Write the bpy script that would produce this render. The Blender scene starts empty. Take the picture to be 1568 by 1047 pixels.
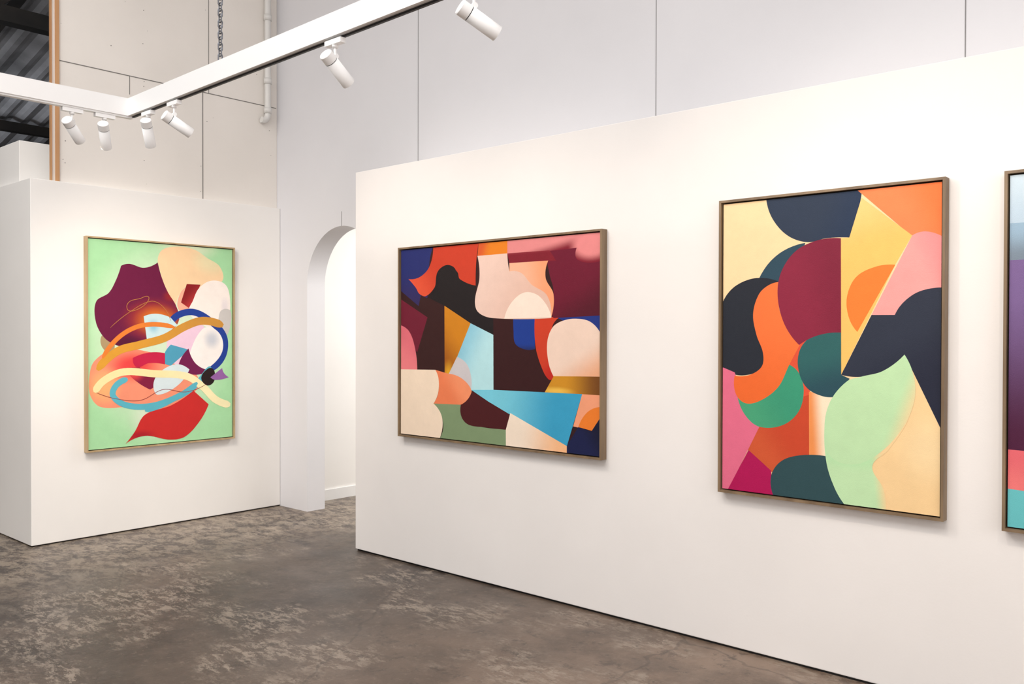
import bpy, bmesh, math, random
import numpy as np
from mathutils import Vector, Matrix
from mathutils.geometry import delaunay_2d_cdt
random.seed(3)
sc = bpy.context.scene
sc.view_settings.view_transform = 'Standard'
sc.view_settings.look = 'None'

# ------------------------------------------------------------ helpers
def lin(c):
    return tuple(((x/255)/12.92 if x/255 <= .04045 else ((x/255+.055)/1.055)**2.4) for x in c)

def mat(name, col, rough=.6, metal=0, emit=None, estr=0):
    m = bpy.data.materials.new(name); m.use_nodes = True
    b = m.node_tree.nodes['Principled BSDF']
    b.inputs['Base Color'].default_value = (*lin(col), 1)
    b.inputs['Roughness'].default_value = rough
    b.inputs['Metallic'].default_value = metal
    if emit:
        b.inputs['Emission Color'].default_value = (*lin(emit), 1)
        b.inputs['Emission Strength'].default_value = estr
    return m

def noise_mat(name, c0, c1, scale=3, rough=.7, bump=.0, bscale=60, stretch=(1,1,1), lo=.35, hi=.65, detail=6):
    m = mat(name, c0, rough); nt = m.node_tree; N = nt.nodes; L = nt.links
    b = N['Principled BSDF']
    tc = N.new('ShaderNodeTexCoord'); mp = N.new('ShaderNodeMapping'); mp.inputs['Scale'].default_value = stretch
    L.new(tc.outputs['Object'], mp.inputs['Vector'])
    n = N.new('ShaderNodeTexNoise'); n.inputs['Scale'].default_value = scale; n.inputs['Detail'].default_value = detail
    L.new(mp.outputs[0], n.inputs['Vector'])
    r = N.new('ShaderNodeValToRGB'); r.color_ramp.elements[0].position = lo; r.color_ramp.elements[1].position = hi
    r.color_ramp.elements[0].color = (*lin(c0), 1); r.color_ramp.elements[1].color = (*lin(c1), 1)
    L.new(n.outputs['Fac'], r.inputs['Fac']); L.new(r.outputs['Color'], b.inputs['Base Color'])
    if bump > 0:
        n2 = N.new('ShaderNodeTexNoise'); n2.inputs['Scale'].default_value = bscale; n2.inputs['Detail'].default_value = 4
        L.new(mp.outputs[0], n2.inputs['Vector'])
        bp = N.new('ShaderNodeBump'); bp.inputs['Strength'].default_value = bump; bp.inputs['Distance'].default_value = .01
        L.new(n2.outputs['Fac'], bp.inputs['Height']); L.new(bp.outputs[0], b.inputs['Normal'])
    return m

def link(o, parent=None, origin=None):
    sc.collection.objects.link(o)
    if parent is not None:
        o.parent = parent
        o.matrix_parent_inverse = Matrix.Translation(parent.location).inverted()
    return o

def bm_box(bm, lo, hi, mi=0, M=None):
    vs = []
    for z in (lo[2], hi[2]):
        for x, y in ((lo[0], lo[1]), (hi[0], lo[1]), (hi[0], hi[1]), (lo[0], hi[1])):
            v = Vector((x, y, z))
            vs.append(bm.verts.new(M @ v if M is not None else v))
    fs = [(3,2,1,0), (4,5,6,7), (0,1,5,4), (1,2,6,5), (2,3,7,6), (3,0,4,7)]
    for f in fs:
        fc = bm.faces.new([vs[i] for i in f]); fc.material_index = mi
    return vs

def obj_from(bm, name, mats, parent=None, bevel=0, smooth=False):
    me = bpy.data.meshes.new(name)
    bmesh.ops.recalc_face_normals(bm, faces=bm.faces)
    if smooth:
        for f in bm.faces: f.smooth = True
    bm.to_mesh(me); bm.free()
    for m in mats: me.materials.append(m)
    o = bpy.data.objects.new(name, me); link(o, parent)
    if bevel:
        md = o.modifiers.new('bevel', 'BEVEL'); md.width = bevel; md.segments = 2; md.limit_method = 'ANGLE'
    return o

def box(name, lo, hi, m, parent=None, bevel=0):
    bm = bmesh.new(); bm_box(bm, lo, hi); return obj_from(bm, name, [m], parent, bevel)

def bm_cyl(bm, M, r0, r1, z0, z1, mi=0, n=28, cap0=True, cap1=True, inward=False):
    a = []; b = []
    for i in range(n):
        t = 2*math.pi*i/n
        a.append(bm.verts.new(M @ Vector((r0*math.cos(t), r0*math.sin(t), z0))))
        b.append(bm.verts.new(M @ Vector((r1*math.cos(t), r1*math.sin(t), z1))))
    for i in range(n):
        f = bm.faces.new((a[i], a[(i+1) % n], b[(i+1) % n], b[i])); f.material_index = mi; f.smooth = True
    if cap0: bm.faces.new(a[::-1]).material_index = mi
    if cap1: bm.faces.new(b).material_index = mi

def curve_tube(name, paths, r, m, parent=None):
    cu = bpy.data.curves.new(name, 'CURVE'); cu.dimensions = '3D'; cu.bevel_depth = r; cu.bevel_resolution = 4; cu.use_fill_caps = True
    for pts, closed in paths:
        s = cu.splines.new('POLY'); s.points.add(len(pts)-1); s.use_cyclic_u = closed
        for p, q in zip(s.points, pts): p.co = (*q, 1)
    cu.materials.append(m)
    o = bpy.data.objects.new(name, cu); return link(o, parent)

# ------------------------------------------------------------ materials
M_part = noise_mat('painted_partition', (236,232,229), (241,237,234), 1.2, .8, .03, 120)
M_upper = noise_mat('painted_board_upper', (222,221,224), (228,227,230), .8, .8, .03, 90)
M_left = noise_mat('painted_wall_warm', (244,241,237), (248,245,241), 1.5, .8, .03, 120)
M_beige = noise_mat('raw_board_beige', (234,228,221), (240,234,227), 1.5, .85, .05, 40)
M_white = mat('white_powdercoat', (244,243,242), .4)
M_seam = mat('seam_grey', (120,116,112), .9)  # grey of the board joints and nail marks
M_seam2 = mat('seam_soft', (142,140,140), .9)
M_dark = mat('black_plastic_shadow_gap', (18,18,20), .5)  # black of track and lamp parts; also paints the wall-foot shadow gaps
M_wood = noise_mat('raw_timber', (176,124,82), (205,158,112), 8, .7, .1, 50, (1,1,.08))
M_oak = noise_mat('pale_oak', (170,144,106), (196,169,130), 14, .5, .05, 80, (1,1,.15))
M_walnut = noise_mat('brown_oak', (110,90,68), (140,117,90), 14, .5, .05, 80, (1,1,.15))
M_pvc = mat('pvc_pipe', (222,220,216), .4)
M_steel = mat('galvanised_chain', (120,122,128), .35, .8)
M_roofdark = noise_mat('dark_roof_steel', (26,25,25), (52,46,42), 2, .7)
M_hall = noise_mat('dark_hall_wall', (20,18,17), (60,48,40), 1.5, .9, lo=.45, hi=.75)

# floor
def floor_mat():
    m = mat('stained_concrete', (80,70,62), .4); nt = m.node_tree; N = nt.nodes; L = nt.links; b = N['Principled BSDF']
    tc = N.new('ShaderNodeTexCoord')
    def noise(scale, detail, dist=0, rough=.6, off=(0,0,0), st=(1,1,1), rot=0):
        mp = N.new('ShaderNodeMapping'); mp.inputs['Location'].default_value = off; L.new(tc.outputs['Object'], mp.inputs[0])
        mp.inputs['Scale'].default_value = st; mp.inputs['Rotation'].default_value = (0, 0, rot)
        n = N.new('ShaderNodeTexNoise'); n.inputs['Scale'].default_value = scale; n.inputs['Detail'].default_value = detail
        n.inputs['Distortion'].default_value = dist; n.inputs['Roughness'].default_value = rough
        L.new(mp.outputs[0], n.inputs['Vector']); return n.outputs['Fac']
    def ramp(f, a, c):
        r = N.new('ShaderNodeMapRange'); r.interpolation_type = 'SMOOTHSTEP'
        r.inputs[1].default_value = a; r.inputs[2].default_value = c; L.new(f, r.inputs[0]); return r.outputs[0]
    def mix(f, a, c):
        x = N.new('ShaderNodeMix'); x.data_type = 'RGBA'
        L.new(f, x.inputs[0])
        for i, v in ((6, a), (7, c)):
            if isinstance(v, tuple): x.inputs[i].default_value = (*lin(v), 1)
            else: L.new(v, x.inputs[i])
        return x.outputs[2]
    def math_(op, a, c):
        x = N.new('ShaderNodeMath'); x.operation = op; x.use_clamp = True
        for i, v in ((0, a), (1, c)):
            if isinstance(v, (int, float)): x.inputs[i].default_value = v
            else: L.new(v, x.inputs[i])
        return x.outputs[0]
    base = mix(ramp(noise(1.3, 12, 0, .7), .38, .62), (56,47,41), (90,77,67))
    sep = N.new('ShaderNodeSeparateXYZ'); L.new(tc.outputs['Object'], sep.inputs[0])
    g = ramp(sep.outputs[0], -4.2, -1.6)
    warm = mix(ramp(noise(2.2, 12, 0, .7), .38, .62), (104,87,74), (138,117,101))
    c1 = mix(g, base, warm)
    big = ramp(noise(1.1, 6, 0, .65, (3.4,1,0)), .46, .58)
    fine = ramp(noise(8.0, 15, .2, .84, (0,0,0), (1,2.2,1), .5), .49, .54)
    wear = math_('MULTIPLY', big, fine)
    c2 = mix(math_('MULTIPLY', wear, .72), c1, (160,146,131))
    far = ramp(sep.outputs[0], -4.8, -6.2)
    fine2 = ramp(noise(6.0, 15, .3, .82, (7,0,0), (1,1.6,1), .3), .45, .55)
    c2b = mix(math_('MULTIPLY', math_('MULTIPLY', far, fine2), .65), c2, (156,142,124))  # paler flecks by the left wall: floor reflection painted into the colour
    fl = ramp(noise(30, 12, 0, .85, (1,1,0)), .55, .60)
    c3 = mix(math_('MULTIPLY', fl, .35), c2b, (152,138,122))
    dk = ramp(noise(8, 14, .2, .82, (5,5,0)), .54, .60)
    c4 = mix(math_('MULTIPLY', dk, .5), c3, (42,35,31))
    mpv = N.new('ShaderNodeMapping'); L.new(tc.outputs['Object'], mpv.inputs[0])
    nd = N.new('ShaderNodeTexNoise'); nd.inputs['Scale'].default_value = 3; nd.inputs['Detail'].default_value = 6; L.new(tc.outputs['Object'], nd.inputs['Vector'])
    va = N.new('ShaderNodeMix'); va.data_type = 'VECTOR'; va.inputs[0].default_value = .18
    L.new(mpv.outputs[0], va.inputs[4]); L.new(nd.outputs['Color'], va.inputs[5])
    vo = N.new('ShaderNodeTexVoronoi'); vo.feature = 'DISTANCE_TO_EDGE'; vo.inputs['Scale'].default_value = .8; L.new(va.outputs[1], vo.inputs['Vector'])
    ck = ramp(vo.outputs['Distance'], .006, .002)
    c5 = mix(math_('MULTIPLY', ck, .35), c4, (44,38,34))
    L.new(c5, b.inputs['Base Color'])
    r = N.new('ShaderNodeMapRange'); r.inputs[3].default_value = .24; r.inputs[4].default_value = .55; L.new(noise(3, 8), r.inputs[0])
    L.new(r.outputs[0], b.inputs['Roughness'])
    bp = N.new('ShaderNodeBump'); bp.inputs['Strength'].default_value = .3; bp.inputs['Distance'].default_value = .01
    L.new(noise(18, 12, 0, .75), bp.inputs['Height']); L.new(bp.outputs[0], b.inputs['Normal'])
    return m
M_floor = floor_mat()

# ------------------------------------------------------------ room shell
PY = 3.82      # partition face
AY = 4.37      # tall wall face
LX = -6.57     # low left wall face
UX = -6.62     # upper left wall face
TOP = 5.6
box('floor', (-16, -5, -.1), (5, 9, 0), M_floor)

# tall wall with arched opening
bm = bmesh.new()
ac, ar, asp = -5.72, .46, 1.894
prof = [(-6.8, 0), (ac-ar, 0), (ac-ar, asp)]
for i in range(1, 96):
    t = math.pi - math.pi*i/96
    prof.append((ac+ar*math.cos(t), asp+ar*math.sin(t)))
prof += [(ac+ar, asp), (ac+ar, 0), (5, 0), (5, TOP), (-6.8, TOP)]
f0 = [bm.verts.new((x, AY, z)) for x, z in prof]
f1 = [bm.verts.new((x, AY+.18, z)) for x, z in prof]
bm.faces.new(f0); bm.faces.new(f1[::-1])
n = len(prof)
for i in range(n): bm.faces.new((f0[i], f1[i], f1[(i+1) % n], f0[(i+1) % n]))
obj_from(bm, 'wall_back', [M_upper])
# partition in front of it
box('wall_partition', (-4.84, PY, .012), (5, AY-.01, 2.6), M_part, bevel=.004)
box('shadow_gap_1', (-4.83, PY+.012, 0), (5, AY-.01, .012), M_dark)  # black strip painting in the shadow gap under the partition
# low left wall block, upper block, upper recessed wall
box('wall_left', (-8.6, 2.355, .008), (LX, AY-.002, 2.57), M_left, bevel=.004)
box('shadow_gap_2', (-8.6, 2.37, 0), (LX-.012, AY-.002, .008), M_dark)  # black strip painting in the shadow gap at the left wall foot
box('wall_left_bulkhead', (-8.6, 2.40, 2.572), (-6.9, 4.36, 2.885), M_left, bevel=.004)
box('wall_left_upper', (UX-.06, 2.565, 2.572), (UX, AY-.002, TOP), M_beige)
box('trim_3', (UX-.03, 2.54, 2.572), (UX+.012, 2.565, TOP), M_wood)
box('trim_4', (UX-.02, 2.508, 2.572), (UX+.004, 2.518, TOP), M_wood)
box('trim_5', (UX-.03, 2.518, 2.572), (UX-.004, 2.54, TOP), M_beige)
# panel seams
bm = bmesh.new()
for x in (-4.809, -2.777, -1.134, 1.0): bm_box(bm, (x-.0022, AY-.002, 2.3), (x+.0022, AY+.001, TOP))
bm_box(bm, (-5.716, AY-.002, 2.354), (-5.712, AY+.001, 2.47))
obj_from(bm, 'trim_6', [M_seam2])
bm = bmesh.new()
bm_box(bm, (UX-.001, 2.57, 3.437), (UX+.002, AY-.01, 3.443))
bm_box(bm, (UX-.001, 3.672, 2.58), (UX+.002, 3.678, 3.44))
bm_box(bm, (UX-.001, 3.725, 3.44), (UX+.002, 3.729, TOP))
bm_box(bm, (UX-.001, 3.075, 3.30), (UX+.002, 3.079, 3.44))
obj_from(bm, 'trim_7', [M_seam])
# nail marks on raw board
bm = bmesh.new()
for i in range(40):
    y = random.choice([2.6, 2.62, 3.2, 3.64, 3.72, 4.3, random.uniform(2.6, 4.3)])+random.uniform(-.02, .02); z = random.uniform(2.6, 4.4)
    s = random.uniform(.0015, .0035); bm_box(bm, (UX, y-s, z-s), (UX+.001, y+s, z+s))
obj_from(bm, 'trim_8', [M_seam])
# room behind the arch
box('wall_backroom_left', (-6.6, AY+.18, 0), (-6.48, 7.5, 2.9), M_left)
box('wall_backroom_rear', (-6.48, 7.4, 0), (-2.5, 7.5, 2.9), M_left)
box('wall_backroom_right', (-2.6, AY+.18, 0), (-2.5, 7.4, 2.9), M_left)
box('ceiling_backroom', (-6.6, AY+.18, 2.9), (-2.5, 7.5, 3.0), M_left)
box('baseboard_backroom', (-6.48, AY+.19, 0), (-6.465, 7.39, .095), M_white)
# ceiling of gallery and hall beyond
box('ceiling', (-6.7, -5, TOP), (5, AY+.18, TOP+.1), M_white)
box('wall_right', (5, -5, 0), (5.1, AY+.18, TOP), M_part)
# corrugated roof over the hall
bm = bmesh.new()
NX, NY = 2, 260
def rz(x): return 5.6+(x+6.7)*.22
rows = []
for j in range(NY+1):
    y = -5+14*j/NY
    rows.append([bm.verts.new((x, y, rz(x)+.02*math.sin(j*math.pi/2.2))) for x in (-6.7, -16)])
for j in range(NY): bm.faces.new((rows[j][0], rows[j][1], rows[j+1][1], rows[j+1][0]))
M_corr = noise_mat('corrugated_steel', (130,130,134), (205,205,210), 1.5, .4)
obj_from(bm, 'ceiling_hall', [M_corr])
box('wall_hall_far', (-16.1, -5, 0), (-16, 9, 4.2), M_hall)
box('wall_hall_side', (-16, 8.9, 0), (-6.8, 9, 5.6), M_hall)
box('wall_hall_front', (-16, -5.1, 0), (-6.8, -5, 5.6), M_hall)
box('wall_front', (-6.8, -5.1, 0), (5.1, -5, 5.6), M_part)
# roof trusses
bm = bmesh.new()
def beam(a, b_, w=.09):
    a = Vector(a); b_ = Vector(b_); d = b_-a
    q = d.to_track_quat('Z', 'Y').to_matrix().to_4x4(); Mx = Matrix.Translation(a) @ q
    bm_box(bm, (-w/2, -w/2, 0), (w/2, w/2, d.length), 0, Mx)
for x in (-8.6, -12.6):
    zt = rz(x)-.12
    beam((x, -4.9, zt), (x, 8.85, zt), .12); beam((x, -4.9, zt-.75), (x, 8.85, zt-.75), .14)
    yy = -4.5
    k = 0
    while yy < 8:
        beam((x, yy, zt if k % 2 else zt-.75), (x, yy+.9, zt-.75 if k % 2 else zt), .07); yy += .9; k += 1
for y in (-3, -1, 1, 3.2, 5, 7):
    beam((-7.2, y, rz(-7.2)-.3), (-15.9, y, rz(-15.9)-.3), .12)
obj_from(bm, 'roof_truss', [M_roofdark])

# drain pipe
py_, px_ = 4.256, UX+.034
pts = [(px_, py_, TOP-.02), (px_, py_, 3.36)]
for i in range(1, 9):
    t = math.pi*i/8*.62
    pts.append((px_+.0, py_-.045*(1-math.cos(t)), 3.36-.045*math.sin(t)-.01*i/8))
pipe = bpy.data.objects.new('drain_pipe', None); pipe.location = (px_, py_, 3.3); link(pipe)
curve_tube('pipe_run', [(pts, False)], .027, M_pvc, pipe)
bm = bmesh.new()
for z in (3.37, 3.62, 4.16): bm_cyl(bm, Matrix.Translation((px_, py_, z)), .033, .033, 0, .05)
obj_from(bm, 'pipe_couplings', [M_pvc], pipe)

# ------------------------------------------------------------ track lighting
C = Vector((-5.06, 2.349, 2.735))
d2 = Vector((.9996, -.0287, 0))
bm = bmesh.new()
Hh = .100; Wd = .05; W2 = .036
bm_box(bm, (C.x-Wd/2, C.y-3.6, C.z+.010), (C.x+Wd/2, C.y+W2/2, C.z+.010+Hh))
M2 = Matrix.Translation(C) @ Matrix.Rotation(math.atan2(d2.y, d2.x), 4, 'Z')
bm_box(bm, (Wd/2+.0005, -W2/2, .010), (6.5, W2/2, .010+Hh), 0, M2)
bm_box(bm, (C.x-.017, C.y-3.59, C.z), (C.x+.017, C.y+.015, C.z+.0105), 0)
bm_box(bm, (.03, .005, .001), (6.49, .016, .0105), 1, M2)
obj_from(bm, 'track_light_rail', [M_white, M_dark])

M_lens = mat('lamp_lens', (255,240,215), .3, 0, (255,236,205), 6)
def spotlight(pos, yaw, dirv, energy=40, L=.165, aim_size=100):
    pos = Vector(pos); d = Vector(dirv).normalized()
    e = bpy.data.objects.new('track_spotlight', None); e.location = pos; link(e)
    bm = bmesh.new()
    T = Matrix.Translation(pos) @ Matrix.Rotation(yaw, 4, 'Z')
    bm_box(bm, (-.055, -.014, -.018), (.055, .014, .0035), 0, T)          # adapter
    bm_cyl(bm, T, .013, .013, -.03, -.016, 0)
    bm_cyl(bm, T, .006, .006, -.062, -.028, 0, 14)                        # stem
    K = pos+Vector((0, 0, -.066))
    q = d.to_track_quat('Z', 'Y').to_matrix().to_4x4()
    bm_cyl(bm, Matrix.Translation(K) @ q @ Matrix.Rotation(math.pi/2, 4, 'Y'), .011, .011, -.012, .012, 0, 16)
    up = (Vector((0,0,1))-d*d.z).normalized()
    ctr = K-up*.034-d*.045
    B = Matrix.Translation(ctr) @ q
    R = .029
    bm_cyl(bm, B, R-.003, R, 0, .004, 0, 36, True, False)
    bm_cyl(bm, B, R, R, .004, .040, 0, 36, False, False)
    bm_cyl(bm, B, R-.002, R-.002, .040, .043, 1, 36, False, False)        # shadow groove
    bm_cyl(bm, B, R, R, .043, L, 0, 36, True, False)
    bm_cyl(bm, B, R-.003, R-.003, L-.03, L, 0, 36, False, False)
    bm_cyl(bm, B, R, R-.003, L, L, 0, 36, False, False)
    bm_cyl(bm, B, R-.003, .001, L-.03, L-.031, 2, 36, False, False)
    obj_from(bm, 'lamp_body', [M_white, M_dark, M_lens], e)
    ld = bpy.data.lights.new('lamp_beam', 'SPOT'); ld.energy = energy; ld.spot_size = math.radians(aim_size); ld.spot_blend = 1
    ld.color = (1, .88, .75); ld.shadow_soft_size = .05
    lo = bpy.data.objects.new('lamp_beam', ld)
    lo.matrix_world = Matrix.Translation(ctr+d*(L+.055)) @ (-d).to_track_quat('Z', 'Y').to_matrix().to_4x4()
    link(lo, e)
    lo.matrix_parent_inverse = Matrix.Translation(pos).inverted()

zt = C.z-.004
def onr(t): p = C+d2*t; return (p.x, p.y, zt)
E = 27
spotlight((C.x, 2.03, zt), math.pi/2, (-.5, .62, -.5), E*1.2)
spotlight((C.x, 2.208, zt), math.pi/2, (-.6, .38, -.7), E*1.2)
spotlight(onr(.248), 0, (-.5, .42, -.72), E*1.2)
spotlight(onr(.56), 0, (.1, .85, -.45), E)
spotlight(onr(2.02), 0, (-.1, .8, -.55), E)
spotlight(onr(2.86), 0, (.35, .8, -.45), E)
spotlight(onr(3.9), 0, (.1, .8, -.5), E)
spotlight(onr(4.9), 0, (.1, .8, -.5), E)
spotlight((C.x, .6, zt), math.pi/2, (-.8, .1, -.5), E*.5)

# chains
def chain(name, x, y, z0, z1):
    paths = []; z = z0; k = 0; l, w = .034, .011
    while z < z1:
        pts = []
        for i in range(16):
            t = 2*math.pi*i/16
            a = w*math.cos(t); c = math.sin(t)*w+(l/2-w+.004)*(1 if math.sin(t) >= 0 else -1)
            pts.append((x+(a if k % 2 else 0), y+(0 if k % 2 else a), z+c))
        paths.append((pts, True)); z += l-.006; k += 1
    curve_tube(name, paths, .0032, M_steel)
p = C+d2*1.054
chain('hanging_chain', p.x, p.y, C.z+.128, TOP-.02)
p = C+d2*4.5
chain('hanging_chain', p.x, p.y, C.z+.128, TOP-.02)
chain('hanging_chain', C.x, C.y-2.9, C.z+.128, TOP-.02)

# ------------------------------------------------------------ paintings
def homog(src, dst):
    A = []; b = []
    for (x, y), (u, v) in zip(src, dst):
        A.append([x, y, 1, 0, 0, 0, -u*x, -u*y]); b.append(u)
        A.append([0, 0, 0, x, y, 1, -v*x, -v*y]); b.append(v)
    h = np.linalg.solve(np.array(A, float), np.array(b, float))
    return np.append(h, 1).reshape(3, 3)

def spline(pts, n=10, closed=True):
    P = [Vector(p[:2]) for p in pts]; cn = [len(p) > 2 for p in pts]; out = []; m = len(P)
    for i in range(m if closed else m-1):
        a, b = P[i], P[(i+1) % m]; ca, cb = cn[i], cn[(i+1) % m]
        if ca and cb: out.append(a); continue
        pa = P[(i-1) % m] if not ca and (closed or i > 0) else None
        pb = P[(i+2) % m] if not cb and (closed or i+2 < m) else None
        d = (b-a).length
        def tan(p0, p2):
            t = (p2-p0)
            if t.length < 1e-6: return Vector((0, 0))
            return t.normalized()*d
        tb = tan(a, pb) if pb is not None else None
        ta = tan(pa, b) if pa is not None else None
        if ta is None: ta = ((b-a)*2-tb)
        if tb is None: tb = ((b-a)*2-ta)
        ta = ta.normalized()*d if ta.length > 1e-6 else ta
        tb = tb.normalized()*d if tb.length > 1e-6 else tb
        for k in range(n):
            s = k/n
            out.append(a*(2*s**3-3*s*s+1)+ta*(s**3-2*s*s+s)+b*(-2*s**3+3*s*s)+tb*(s**3-s*s))
    if not closed: out.append(P[-1])
    return out

def stroke_quads(pts, w):
    """list of small convex-ish quads following a ribbon (robust against self overlap)"""
    q = spline(pts, 8, False); L_ = []; R_ = []
    for i, p in enumerate(q):
        t = (q[min(i+1, len(q)-1)]-q[max(i-1, 0)]).normalized(); nn = Vector((-t.y, t.x))
        ww = w/2*(1 if 1 < i < len(q)-2 else (.8 if i in (1, len(q)-2) else .4))
        L_.append(p+nn*ww); R_.append(p-nn*ww)
    return L_, R_

def clip(poly, W, H):
    for ax, lim, sg in ((0, 0, 1), (0, W, -1), (1, 0, 1), (1, H, -1)):
        out = []
        for i in range(len(poly)):
            a, b = poly[i-1], poly[i]
            ia, ib = sg*(a[ax]-lim) >= 0, sg*(b[ax]-lim) >= 0
            if ia != ib:
                t = (lim-a[ax])/(b[ax]-a[ax]); out.append(a+(b-a)*t)
            if ib: out.append(b)
        poly = out
        if len(poly) < 3: return []
    return poly

def paint_mat(name, col, mods, tr, sx, sy):
    m = mat(name, col, .62); nt = m.node_tree; N = nt.nodes; L = nt.links; b = N['Principled BSDF']
    b.inputs['Specular IOR Level'].default_value = .25
    uv = N.new('ShaderNodeUVMap'); uv.uv_map = 'UVMap'
    rgb = N.new('ShaderNodeRGB'); rgb.outputs[0].default_value = (*lin(col), 1); cur = rgb.outputs[0]
    for md in mods:
        mr = N.new('ShaderNodeMapRange'); mr.interpolation_type = 'SMOOTHSTEP'
        if md[0] == 'lin':
            _, p0, p1, c = md; a = tr(p0); e = tr(p1); d = e-a
            dp = N.new('ShaderNodeVectorMath'); dp.operation = 'DOT_PRODUCT'; dp.inputs[1].default_value = (d.x, d.y, 0)
            L.new(uv.outputs[0], dp.inputs[0])
            mr.inputs[1].default_value = a.dot(d); mr.inputs[2].default_value = e.dot(d)
            L.new(dp.outputs['Value'], mr.inputs[0])
        else:
            _, c0, rx, ry, c, hard = md; a = tr(c0)
            sb = N.new('ShaderNodeVectorMath'); sb.operation = 'SUBTRACT'; sb.inputs[1].default_value = (a.x, a.y, 0); L.new(uv.outputs[0], sb.inputs[0])
            dv = N.new('ShaderNodeVectorMath'); dv.operation = 'DIVIDE'; dv.inputs[1].default_value = (rx*sx, ry*sy, 1); L.new(sb.outputs[0], dv.inputs[0])
            ln = N.new('ShaderNodeVectorMath'); ln.operation = 'LENGTH'; L.new(dv.outputs[0], ln.inputs[0])
            mr.inputs[1].default_value = hard; mr.inputs[2].default_value = 1; mr.inputs[3].default_value = 1; mr.inputs[4].default_value = 0
            L.new(ln.outputs['Value'], mr.inputs[0])
        mx = N.new('ShaderNodeMix'); mx.data_type = 'RGBA'; L.new(mr.outputs[0], mx.inputs[0]); L.new(cur, mx.inputs[6])
        mx.inputs[7].default_value = (*lin(c), 1); cur = mx.outputs[2]
    n1 = N.new('ShaderNodeTexNoise'); n1.inputs['Scale'].default_value = 9; n1.inputs['Detail'].default_value = 8; n1.inputs['Roughness'].default_value = .7
    L.new(uv.outputs[0], n1.inputs['Vector'])
    vr = N.new('ShaderNodeMapRange'); vr.inputs[1].default_value = .3; vr.inputs[2].default_value = .7; vr.inputs[3].default_value = .93; vr.inputs[4].default_value = 1.01
    L.new(n1.outputs['Fac'], vr.inputs[0])
    hs = N.new('ShaderNodeHueSaturation'); L.new(cur, hs.inputs['Color']); L.new(vr.outputs[0], hs.inputs['Value'])
    L.new(hs.outputs[0], b.inputs['Base Color'])
    n2 = N.new('ShaderNodeTexNoise'); n2.inputs['Scale'].default_value = 400; L.new(uv.outputs[0], n2.inputs['Vector'])
    bp = N.new('ShaderNodeBump'); bp.inputs['Strength'].default_value = .45; bp.inputs['Distance'].default_value = .002
    L.new(n2.outputs['Fac'], bp.inputs['Height']); L.new(bp.outputs[0], b.inputs['Normal'])
    return m

def painting(origin, R, Nn, W, H, quad, base, shapes, frame_m, fw=.011, depth=.05):
    """origin = lower-left of frame on the wall; R right vector; Nn outward normal."""
    O = Vector(origin); R = Vector(R); Nn = Vector(Nn); U = Vector((0, 0, 1))
    e = bpy.data.objects.new('abstract_painting', None); e.location = O+R*W/2+U*H/2+Nn*depth/2; link(e)
    F = Matrix(((R.x, U.x, Nn.x, O.x), (R.y, U.y, Nn.y, O.y), (R.z, U.z, Nn.z, O.z), (0, 0, 0, 1)))
    bm = bmesh.new()
    bm_box(bm, (0, 0, .002), (fw, H, depth), 0, F); bm_box(bm, (W-fw, 0, .002), (W, H, depth), 0, F)
    bm_box(bm, (fw, 0, .002), (W-fw, fw, depth), 0, F); bm_box(bm, (fw, H-fw, .002), (W-fw, H, depth), 0, F)
    bm_box(bm, (fw, fw, .002), (W-fw, H-fw, .010), 1, F)
    obj_from(bm, 'frame', [frame_m, M_dark], e)
    g = fw+.006; cw, ch = W-2*g, H-2*g; zc = depth-.014
    bm = bmesh.new()
    bm_box(bm, (g, g, .010), (W-g, H-g, zc-.0005), 0, F)
    obj_from(bm, 'canvas_stretcher', [mat('canvas_side', (40,36,34), .8)], e)
    Hm = homog(quad, [(0, ch), (cw, ch), (cw, 0), (0, 0)])
    def tr(p):
        v = Hm @ np.array([p[0], p[1], 1.0]); return Vector((v[0]/v[2], v[1]/v[2]))
    sx = cw/(quad[1][0]-quad[0][0]); sy = ch/((quad[3][1]-quad[0][1]+quad[2][1]-quad[1][1])/2)
    bm = bmesh.new(); uvl = bm.loops.layers.uv.new('UVMap'); mats = []
    def add(poly, mi, k, simple=False):
        if simple: V, Fc = poly, [list(range(len(poly)))]
        else:
            V, _, Fc, _, _, _ = delaunay_2d_cdt(poly, [], [list(range(len(poly)))], 1, 1e-6)
        for fc in Fc:
            vs = [bm.verts.new(F @ Vector((g+V[i].x, g+V[i].y, zc+.00006*k))) for i in fc]
            f = bm.faces.new(vs); f.material_index = mi
            for l, i in zip(f.loops, fc): l[uvl].uv = (V[i].x, V[i].y)
    mats.append(paint_mat('paint_ground', base[0], base[1:], tr, sx, sy))
    add([Vector((0, 0)), Vector((cw, 0)), Vector((cw, ch)), Vector((0, ch))], 0, 0, True)
    k = 1
    for s in shapes:
        col, pts = s[0], s[1]; mods = s[2:]
        mats.append(paint_mat('paint', col, mods, tr, sx, sy)); mi = len(mats)-1
        if isinstance(pts, tuple):
            Ls, Rs = stroke_quads(*pts); Ls = [tr(p) for p in Ls]; Rs = [tr(p) for p in Rs]
            quads = [[Ls[i], Ls[i+1], Rs[i+1], Rs[i]] for i in range(len(Ls)-1)]
            for i, qd in enumerate(quads):
                qd = clip(qd, cw, ch)
                if len(qd) >= 3: add(qd, mi, k+.012*i, True)
        else:
            q = clip([tr(p) for p in spline(pts)], cw, ch)
            if len(q) >= 3: add(q, mi, k)
        k += 1
    for f in bm.faces:
        f.normal_update()
        if f.normal.dot(Nn) < 0: f.normal_flip()
    me = bpy.data.meshes.new('canvas'); bm.to_mesh(me); bm.free()
    for m in mats: me.materials.append(m)
    link(bpy.data.objects.new('canvas', me), e)

c = 1
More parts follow.
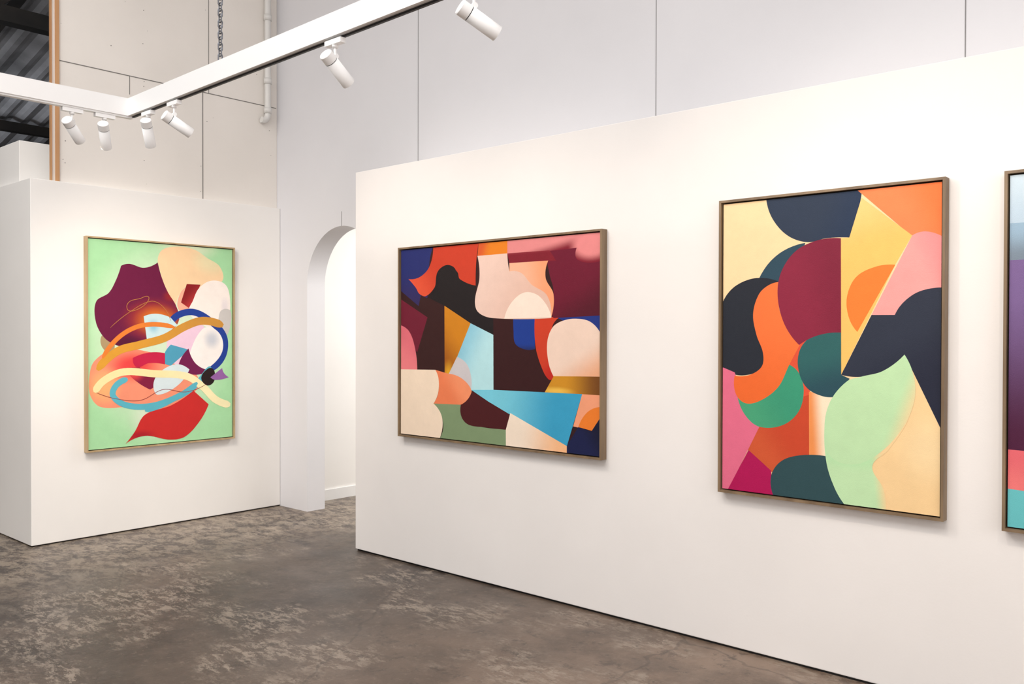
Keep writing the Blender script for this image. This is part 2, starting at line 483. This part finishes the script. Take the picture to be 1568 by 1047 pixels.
# --- painting on left wall
P1 = [
 ((250,214,170), [(243,402,c),(250,384),(275,379),(300,384),(318,396),(338,410),(341,432),(310,445),(283,442),(270,482,c),(255,445)], ('blob',(325,400),40,30,(240,225,180),.2)),
 ((246,150,118), [(138,575),(146,552),(176,534),(215,536),(280,556),(305,585),(285,610),(240,626),(200,622),(155,622),(139,604)], ('blob',(205,560),50,30,(235,70,70),.2),('blob',(160,590),30,35,(250,180,120),.2)),
 ((175,150,110), [(165,512),(176,522),(172,540),(158,532),(156,516)]),
 ((108,18,62), [(187,408,c),(200,405),(222,411),(243,403,c),(249,426),(258,448),(270,468),(275,490),(262,508),(232,522),(200,532),(178,528),(160,516),(148,492),(149,462),(168,449),(179,430)],
   ('blob',(238,490),56,38,(190,62,34),.1), ('blob',(242,492),40,28,(222,126,36),.1), ('blob',(262,455),16,12,(150,36,40),.1), ('blob',(196,524),30,14,(84,12,50),.2)),
 ((246,176,150), [(287,440,c),(304,438),(306,448),(296,470),(292,480),(274,474),(276,452)]),
 ((138,20,28), [(287,436,c),(308,437,c),(292,474,c),(278,464,c)], ('lin',(285,450),(305,470),(200,60,60))),
 ((251,240,232), [(296,462),(306,442),(325,431),(346,437),(353,460),(350,488),(335,505),(305,495),(290,478)], ('blob',(345,470),10,20,(235,225,225),.1)),
 ((205,200,196), [(337,480),(345,474),(354,478),(353,500),(345,515),(336,503)]),
 ((240,205,225), [(262,510),(290,496),(312,500),(314,520),(300,545),(282,560),(258,548)]),
 ((30,62,150), ([(262,494),(276,482),(298,479),(322,492),(342,514),(343,540),(330,560),(308,568)], 10)),
 ((250,243,238), [(310,505),(326,503),(340,518),(340,540),(324,560),(308,566),(294,556),(292,538)], ('blob',(325,520),18,20,(206,208,216),.1)),
 ((205,232,236), [(221,485,c),(240,481),(262,487,c),(272,498,c),(246,520,c),(226,524,c)], ('blob',(236,500),12,14,(150,205,225),.1)),
 ((80,160,190), [(290,536,c),(262,560,c),(250,552),(262,528,c)]),
 ((115,20,75), [(289,534,c),(296,552),(306,562),(320,567,c),(300,574),(275,566),(276,552)]),
 ((200,28,70), [(204,548,c),(228,540),(253,541,c),(253,558,c),(228,556),(210,562)]),
 ((130,20,60), [(192,563,c),(214,562,c),(238,572),(270,566,c),(250,583),(230,596,c),(205,580)], ('blob',(205,572),20,16,(225,70,70),.1)),
 ((218,232,236), [(240,575,c),(268,558),(290,566,c),(272,590),(242,604),(235,592)]),
 ((222,158,52), ([(150,566),(180,538),(215,528),(252,518),(285,500),(312,492),(342,500)], 12), ('lin',(180,530),(330,500),(205,145,60))),
 ((232,130,50), ([(158,548),(186,514),(222,498),(268,502)], 7)),
 ((92,182,200), ([(196,580),(178,590),(174,606),(196,620),(236,620),(280,603),(304,585),(322,562)], 9)),
 ((251,232,172), ([(146,600),(160,582),(190,569),(236,572),(285,576),(310,592),(330,612),(352,620)], 11), ('lin',(250,600),(290,560),(252,240,190))),
 ((35,18,20), [(308,578),(320,564),(328,568),(327,585),(316,590)]),
 ((150,98,165), [(322,578,c),(340,564,c),(343,572),(350,578,c),(330,582)]),
 ((206,42,40), [(296,598,c),(319,619,c),(304,646),(282,668),(258,672),(222,666),(192,678,c),(206,660),(222,634),(262,620)], ('blob',(215,665),30,10,(175,25,40),.1)),
 ((92,182,200), ([(222,628),(250,619),(280,602),(302,586)], 7)),
 ((190,124,66), ([(195,470),(200,462),(215,458),(228,455),(226,464),(212,474),(198,476),(196,466)], .9)),
 ((190,124,66), ([(170,502),(200,478),(232,462),(250,470),(262,492)], .8)),
 ((150,60,60), ([(148,600),(180,610),(216,612),(250,596),(284,600),(316,588)], .8)),
]
painting((LX, 2.713, .628), (0,1,0), (1,0,0), 1.191, 1.567, [(137,366),(357,384),(355,668),(136,687)],
 [(172,226,172), ('blob',(245,520),125,170,(216,236,206),.4), ('blob',(250,640),60,40,(238,236,222),.1), ('blob',(290,380),60,25,(222,236,200),.2)], P1, M_oak)

# --- landscape painting on partition
P2 = [
 ((36,44,108), [(611,380,c),(661,376,c),(655,402),(652,455,c),(640,470,c),(611,445,c)], ('lin',(625,410),(625,470),(50,40,90))),
 ((110,26,48), [(611,458,c),(652,486,c),(636,540,c),(611,505,c)]),
 ((222,110,122), [(610,498,c),(624,508),(633,535),(636,567,c),(610,566,c)], ('lin',(630,520),(612,560),(240,130,135))),
 ((54,26,26), [(642,452,c),(678,468,c),(678,568,c),(636,567,c),(636,540,c),(652,486,c),(638,470,c)]),
 ((202,62,38), [(661,376,c),(731,370,c),(727,400),(726,437,c),(700,428),(694,410),(683,406),(670,420),(664,438),(650,453),(640,450),(634,440),(623,427,c),(640,424),(655,408)], ('lin',(660,400),(630,440),(225,85,55))),
 ((30,24,26), [(652,455,c),(663,440),(668,415),(684,405),(698,416),(702,427),(727,437,c),(728,470),(745,487,c),(784,487,c),(770,500),(757,515,c),(718,495,c),(678,468,c)]),
 ((206,130,28), [(678,468,c),(718,495,c),(697,548,c),(678,596,c)], ('lin',(705,520),(672,560),(150,80,20)),('blob',(684,575),12,30,(225,165,40),.1)),
 ((54,22,24), [(753,487,c),(850,486,c),(850,600,c),(753,599,c)]),
 ((184,228,234), [(718,495,c),(753,513,c),(753,599,c),(718,599,c),(697,548,c)], ('lin',(735,560),(700,530),(140,200,220))),
 ((206,200,202), [(697,547,c),(712,558),(719,580),(718,599,c),(704,584),(684,574,c)]),
 ((26,58,142), [(784,487,c),(817,486,c),(817,535,c),(803,536),(787,527),(784,505)], ('lin',(800,525),(800,540),(30,40,90))),
 ((32,52,130), [(850,486,c),(919,483,c),(919,530,c),(880,500,c)]),
 ((204,62,36), [(817,486,c),(856,485,c),(844,500),(840,540),(848,580,c),(838,582),(826,560),(818,530)], ('lin',(825,560),(840,575),(190,40,30))),
 ((240,212,194), [(858,492),(880,488),(903,493),(919,512,c),(919,579,c),(846,578,c),(838,556),(836,525),(844,502)], ('lin',(880,540),(900,585),(236,174,136))),
 ((206,142,36), [(846,577,c),(919,578,c),(919,607,c),(832,602,c)], ('lin',(860,590),(915,590),(120,72,28)),('blob',(850,600),30,8,(240,190,80),.1)),
 ((110,20,46), [(836,398,c),(840,380,c),(921,370,c),(919,483,c),(846,487,c),(841,470),(846,445),(840,420)], ('lin',(880,430),(900,480),(85,18,36))),
 ((226,138,138), [(775,366,c),(921,351,c),(920,398,c),(884,397),(882,378,c),(838,383),(775,387,c)], ('lin',(820,376),(822,392),(130,25,45)),('blob',(905,372),32,26,(232,140,140),.5)),
 ((128,26,42), [(775,387,c),(840,382,c),(850,398,c),(778,402,c)], ('lin',(790,390),(790,376),(200,90,100))),
 ((228,128,28), [(731,371,c),(775,366,c),(775,387,c),(729,391,c)], ('lin',(750,380),(735,375),(215,90,40))),
 ((246,162,118), [(778,402,c),(838,398,c),(834,425),(846,450),(842,487,c),(800,487,c),(778,440,c)], ('lin',(835,420),(800,430),(248,181,148))),
 ((234,202,188), [(729,391,c),(775,387,c),(776,402),(778,415,c),(796,417),(812,435),(836,452),(842,487,c),(752,487),(730,478),(725,460),(732,425)], ('lin',(735,420),(820,470),(228,188,170))),
 ((247,228,212), [(770,488,c),(782,462),(803,447),(826,455),(843,486,c)]),
 ((246,224,200), [(610,566,c),(664,567,c),(669,582),(668,603),(661,619,c),(672,634),(675,652),(670,674,c),(608,670,c)]),
 ((244,148,104), [(664,567,c),(684,573,c),(704,580),(719,598),(716,612),(702,621,c),(661,619,c),(668,604),(669,582)], ('lin',(700,580),(680,600),(236,128,84))),
 ((128,150,112), [(661,619,c),(703,621,c),(705,640),(720,652),(773,659,c),(773,690,c),(670,674,c),(676,655),(672,634)]),
 ((74,24,28), [(703,621,c),(714,612),(720,599,c),(748,618),(777,636),(778,650),(772,660,c),(740,656),(715,652),(704,640)]),
 ((120,204,224), [(719,598,c),(753,598,c),(890,605,c),(866,686,c),(778,636,c),(745,616,c)], ('lin',(760,610),(850,640),(58,160,200))),
 ((246,228,208), [(779,634,c),(867,686,c),(866,700,c),(772,690,c),(772,660,c)], ('lin',(790,670),(860,690),(248,188,138))),
 ((242,160,122), [(890,605,c),(919,607,c),(919,645,c),(885,657,c),(876,655,c)]),
 ((236,126,44), [(918,625,c),(919,650,c),(905,662,c),(884,656,c),(898,633)]),
 ((24,30,72), [(866,685,c),(884,656,c),(904,663,c),(919,640,c),(919,706,c),(866,700,c)], ('lin',(890,680),(915,660),(20,22,48))),
]
painting((-4.342, PY, .832), (1,0,0), (0,-1,0), 1.617, 1.216, [(612,383),(919,354),(917,702),(611,665)],
 [(52,24,26)], P2, M_walnut)

# --- portrait painting on partition
P3 = [
 ((44,56,76), [(1172,305,c),(1320,290,c),(1312,330),(1300,363,c),(1265,364),(1235,370),(1205,360),(1182,335)], ('lin',(1250,320),(1310,340),(36,52,78))),
 ((44,72,88), [(1232,371,c),(1195,385),(1168,412),(1160,440),(1195,460,c),(1225,395,c)]),
 ((246,134,82), [(1312,290,c),(1446,276,c),(1444,362,c),(1396,361,c)], ('lin',(1380,320),(1440,290),(240,120,62))),
 ((246,194,106), [(1286,364,c),(1300,363,c),(1319,302,c),(1397,360,c),(1370,406,c),(1287,574,c)], ('lin',(1340,380),(1320,300),(246,202,128))),
 ((234,128,52), [(1371,405,c),(1340,408),(1310,424),(1296,455),(1299,486),(1312,508,c)]),
 ((242,162,158), [(1397,360,c),(1418,354),(1444,362,c),(1442,440,c),(1400,450,c),(1370,484,c),(1334,482,c)], ('lin',(1400,400),(1440,380),(238,148,148))),
 ((246,210,156), [(1385,543,c),(1400,545,c),(1440,640,c),(1440,796,c),(1290,776,c),(1300,600,c)], ('blob',(1425,690),60,70,(248,218,168),.1)),
 ((44,50,66), [(1334,482,c),(1370,482,c),(1384,462),(1408,446),(1443,440,c),(1440,656,c),(1385,543,c),(1352,568),(1318,577),(1287,574,c)], ('lin',(1380,500),(1430,580),(34,38,56))),
 ((36,40,50), [(1104,462,c),(1120,440),(1145,427),(1170,425),(1192,431,c),(1175,560,c),(1166,562),(1150,572),(1125,574),(1103,562,c)]),
 ((202,72,42), [(1150,650,c),(1180,640,c),(1210,600,c),(1240,604,c),(1238,700,c),(1200,704),(1180,725,c),(1142,690,c)], ('lin',(1200,660),(1160,690),(208,88,50))),
 ((228,110,140), [(1103,562,c),(1122,570,c),(1134,604,c),(1140,630,c),(1160,654,c),(1111,752,c),(1100,752,c)]),
 ((226,84,56), [(1212,510,c),(1235,520,c),(1235,575),(1240,604,c),(1220,610,c),(1196,580,c)]),
 ((58,152,118), [(1206,558,c),(1222,572),(1229,600),(1220,632),(1195,652),(1160,654),(1138,636),(1126,606,c),(1160,580,c)], ('lin',(1200,600),(1140,640),(72,162,120))),
 ((242,118,60), [(1192,431,c),(1191,470),(1204,503),(1223,528,c),(1206,560),(1190,592),(1165,612),(1140,618),(1124,604),(1122,575,c),(1145,574),(1164,561),(1166,540),(1156,512),(1151,480),(1160,450),(1175,436)], ('lin',(1180,480),(1140,600),(236,106,46))),
 ((240,148,82), [(1237,600,c),(1285,607,c),(1268,650),(1266,702,c),(1237,699,c)], ('lin',(1240,650),(1262,650),(250,232,202))),
 ((46,98,98), [(1287,500,c),(1252,508),(1226,530),(1220,560),(1232,592),(1258,607),(1283,607,c),(1300,580,c),(1287,574,c)], ('lin',(1250,540),(1270,600),(40,76,88))),
 ((138,36,62), [(1287,364,c),(1252,367),(1218,383),(1195,415),(1189,452),(1199,495),(1222,528,c),(1252,513),(1287,509,c)], ('lin',(1220,440),(1280,420),(126,30,56))),
 ((178,14,84), [(1143,690,c),(1178,722,c),(1180,740),(1186,762,c),(1110,752,c)]),
 ((46,76,82), [(1182,762,c),(1178,730),(1194,707),(1225,698),(1266,700,c),(1276,738),(1296,776,c)]),
 ((194,230,180), [(1385,543,c),(1352,568),(1318,577),(1296,584),(1270,615),(1261,655),(1264,710),(1277,750),(1293,776,c),(1356,784,c),(1352,750),(1335,715),(1360,690),(1392,640),(1399,590)],
   ('blob',(1300,700),80,26,(182,228,174),.1), ('lin',(1335,745),(1358,745),(244,212,158)), ),
 ((192,228,178), [(1385,543,c),(1352,568),(1318,577),(1296,584),(1270,615),(1261,655),(1270,700),(1310,712),(1352,690),(1386,650),(1401,610),(1399,575)],
   ('lin',(1362,640),(1400,655),(246,211,158))),
]
painting((-2.045, PY, .75), (1,0,0), (0,-1,0), .998, 1.376, [(1106,312),(1443,278),(1439,793),(1102,749)],
 [(249,216,168)], P3, M_walnut)

# --- partly visible painting at the right
P4 = [
 ((150,178,200), [(1540,340,c),(1700,330,c),(1700,400,c),(1540,400,c)], ('lin',(1560,345),(1560,392),(120,135,150))),
 ((120,96,146), [(1540,397,c),(1700,390,c),(1700,760,c),(1540,690,c)], ('lin',(1560,420),(1560,680),(74,24,56))),
 ((226,104,112), [(1540,690,c),(1760,712,c),(1760,790,c),(1540,752,c)], ('lin',(1560,700),(1560,750),(236,120,120))),
 ((104,192,196), [(1540,751,c),(1760,785,c),(1760,900,c),(1540,815,c)]),
]
painting((-.838, PY, .746), (1,0,0), (0,-1,0), 1.0, 1.376, [(1545,266),(1997,222),(1991,871),(1540,810)],
 [(186,206,222), ('lin',(1560,330),(1560,270),(200,218,230))], P4, M_walnut)

# ------------------------------------------------------------ lights
def area(name, loc, rot, sx, sy, e, col=(1,1,1)):
    ld = bpy.data.lights.new(name, 'AREA'); ld.shape = 'RECTANGLE'; ld.size = sx; ld.size_y = sy; ld.energy = e; ld.color = col
    o = bpy.data.objects.new(name, ld); o.location = loc; o.rotation_euler = rot; link(o); return o
area('overhead_fill', (-2.9, -1.0, TOP-.1), (0, 0, 0), 7, 4, 400, (1,.995,.985))  # overhead fill added below the closed ceiling, no roof opening built
area('side_fill', (-1, -4.9, 2.9), (math.pi/2, 0, 0), 8, 4, 45, (.98,.985,1))  # fill added behind the camera to even out the partition, no window built
area('side_fill', (4.9, -.9, 2.9), (math.pi/2, 0, math.pi/2), 6.5, 4, 165, (.98,.985,1))  # fill added at the right to brighten the left wall, no window built
area('backroom_lamp', (-5.0, 6.0, 2.85), (0, 0, 0), 1.5, 1.5, 70, (1,.99,.97))
area('hall_roof_uplight', (-12.5, 1.5, 3.2), (math.pi, 0, 0), 1.2, 2.5, 110, (.9,.95,1))  # unseen fill light below the hall roof, aimed up at its sheeting
w = bpy.data.worlds.new('World'); sc.world = w; w.use_nodes = True
w.node_tree.nodes['Background'].inputs[0].default_value = (.93,.96,1,1)
w.node_tree.nodes['Background'].inputs[1].default_value = .6

# ------------------------------------------------------------ camera
cd = bpy.data.cameras.new('camera'); cam = bpy.data.objects.new('camera', cd); link(cam)
cd.sensor_width = 36; cd.lens = 36*1350/1568; cd.clip_start = .02
cam.matrix_world = Matrix.Translation((0,0,1.5)) @ Matrix.Rotation(math.radians(41.65), 4, 'Z') @ Matrix.Rotation(math.pi/2-.01015, 4, 'X') @ Matrix.Rotation(.0022, 4, 'Z')
sc.camera = cam
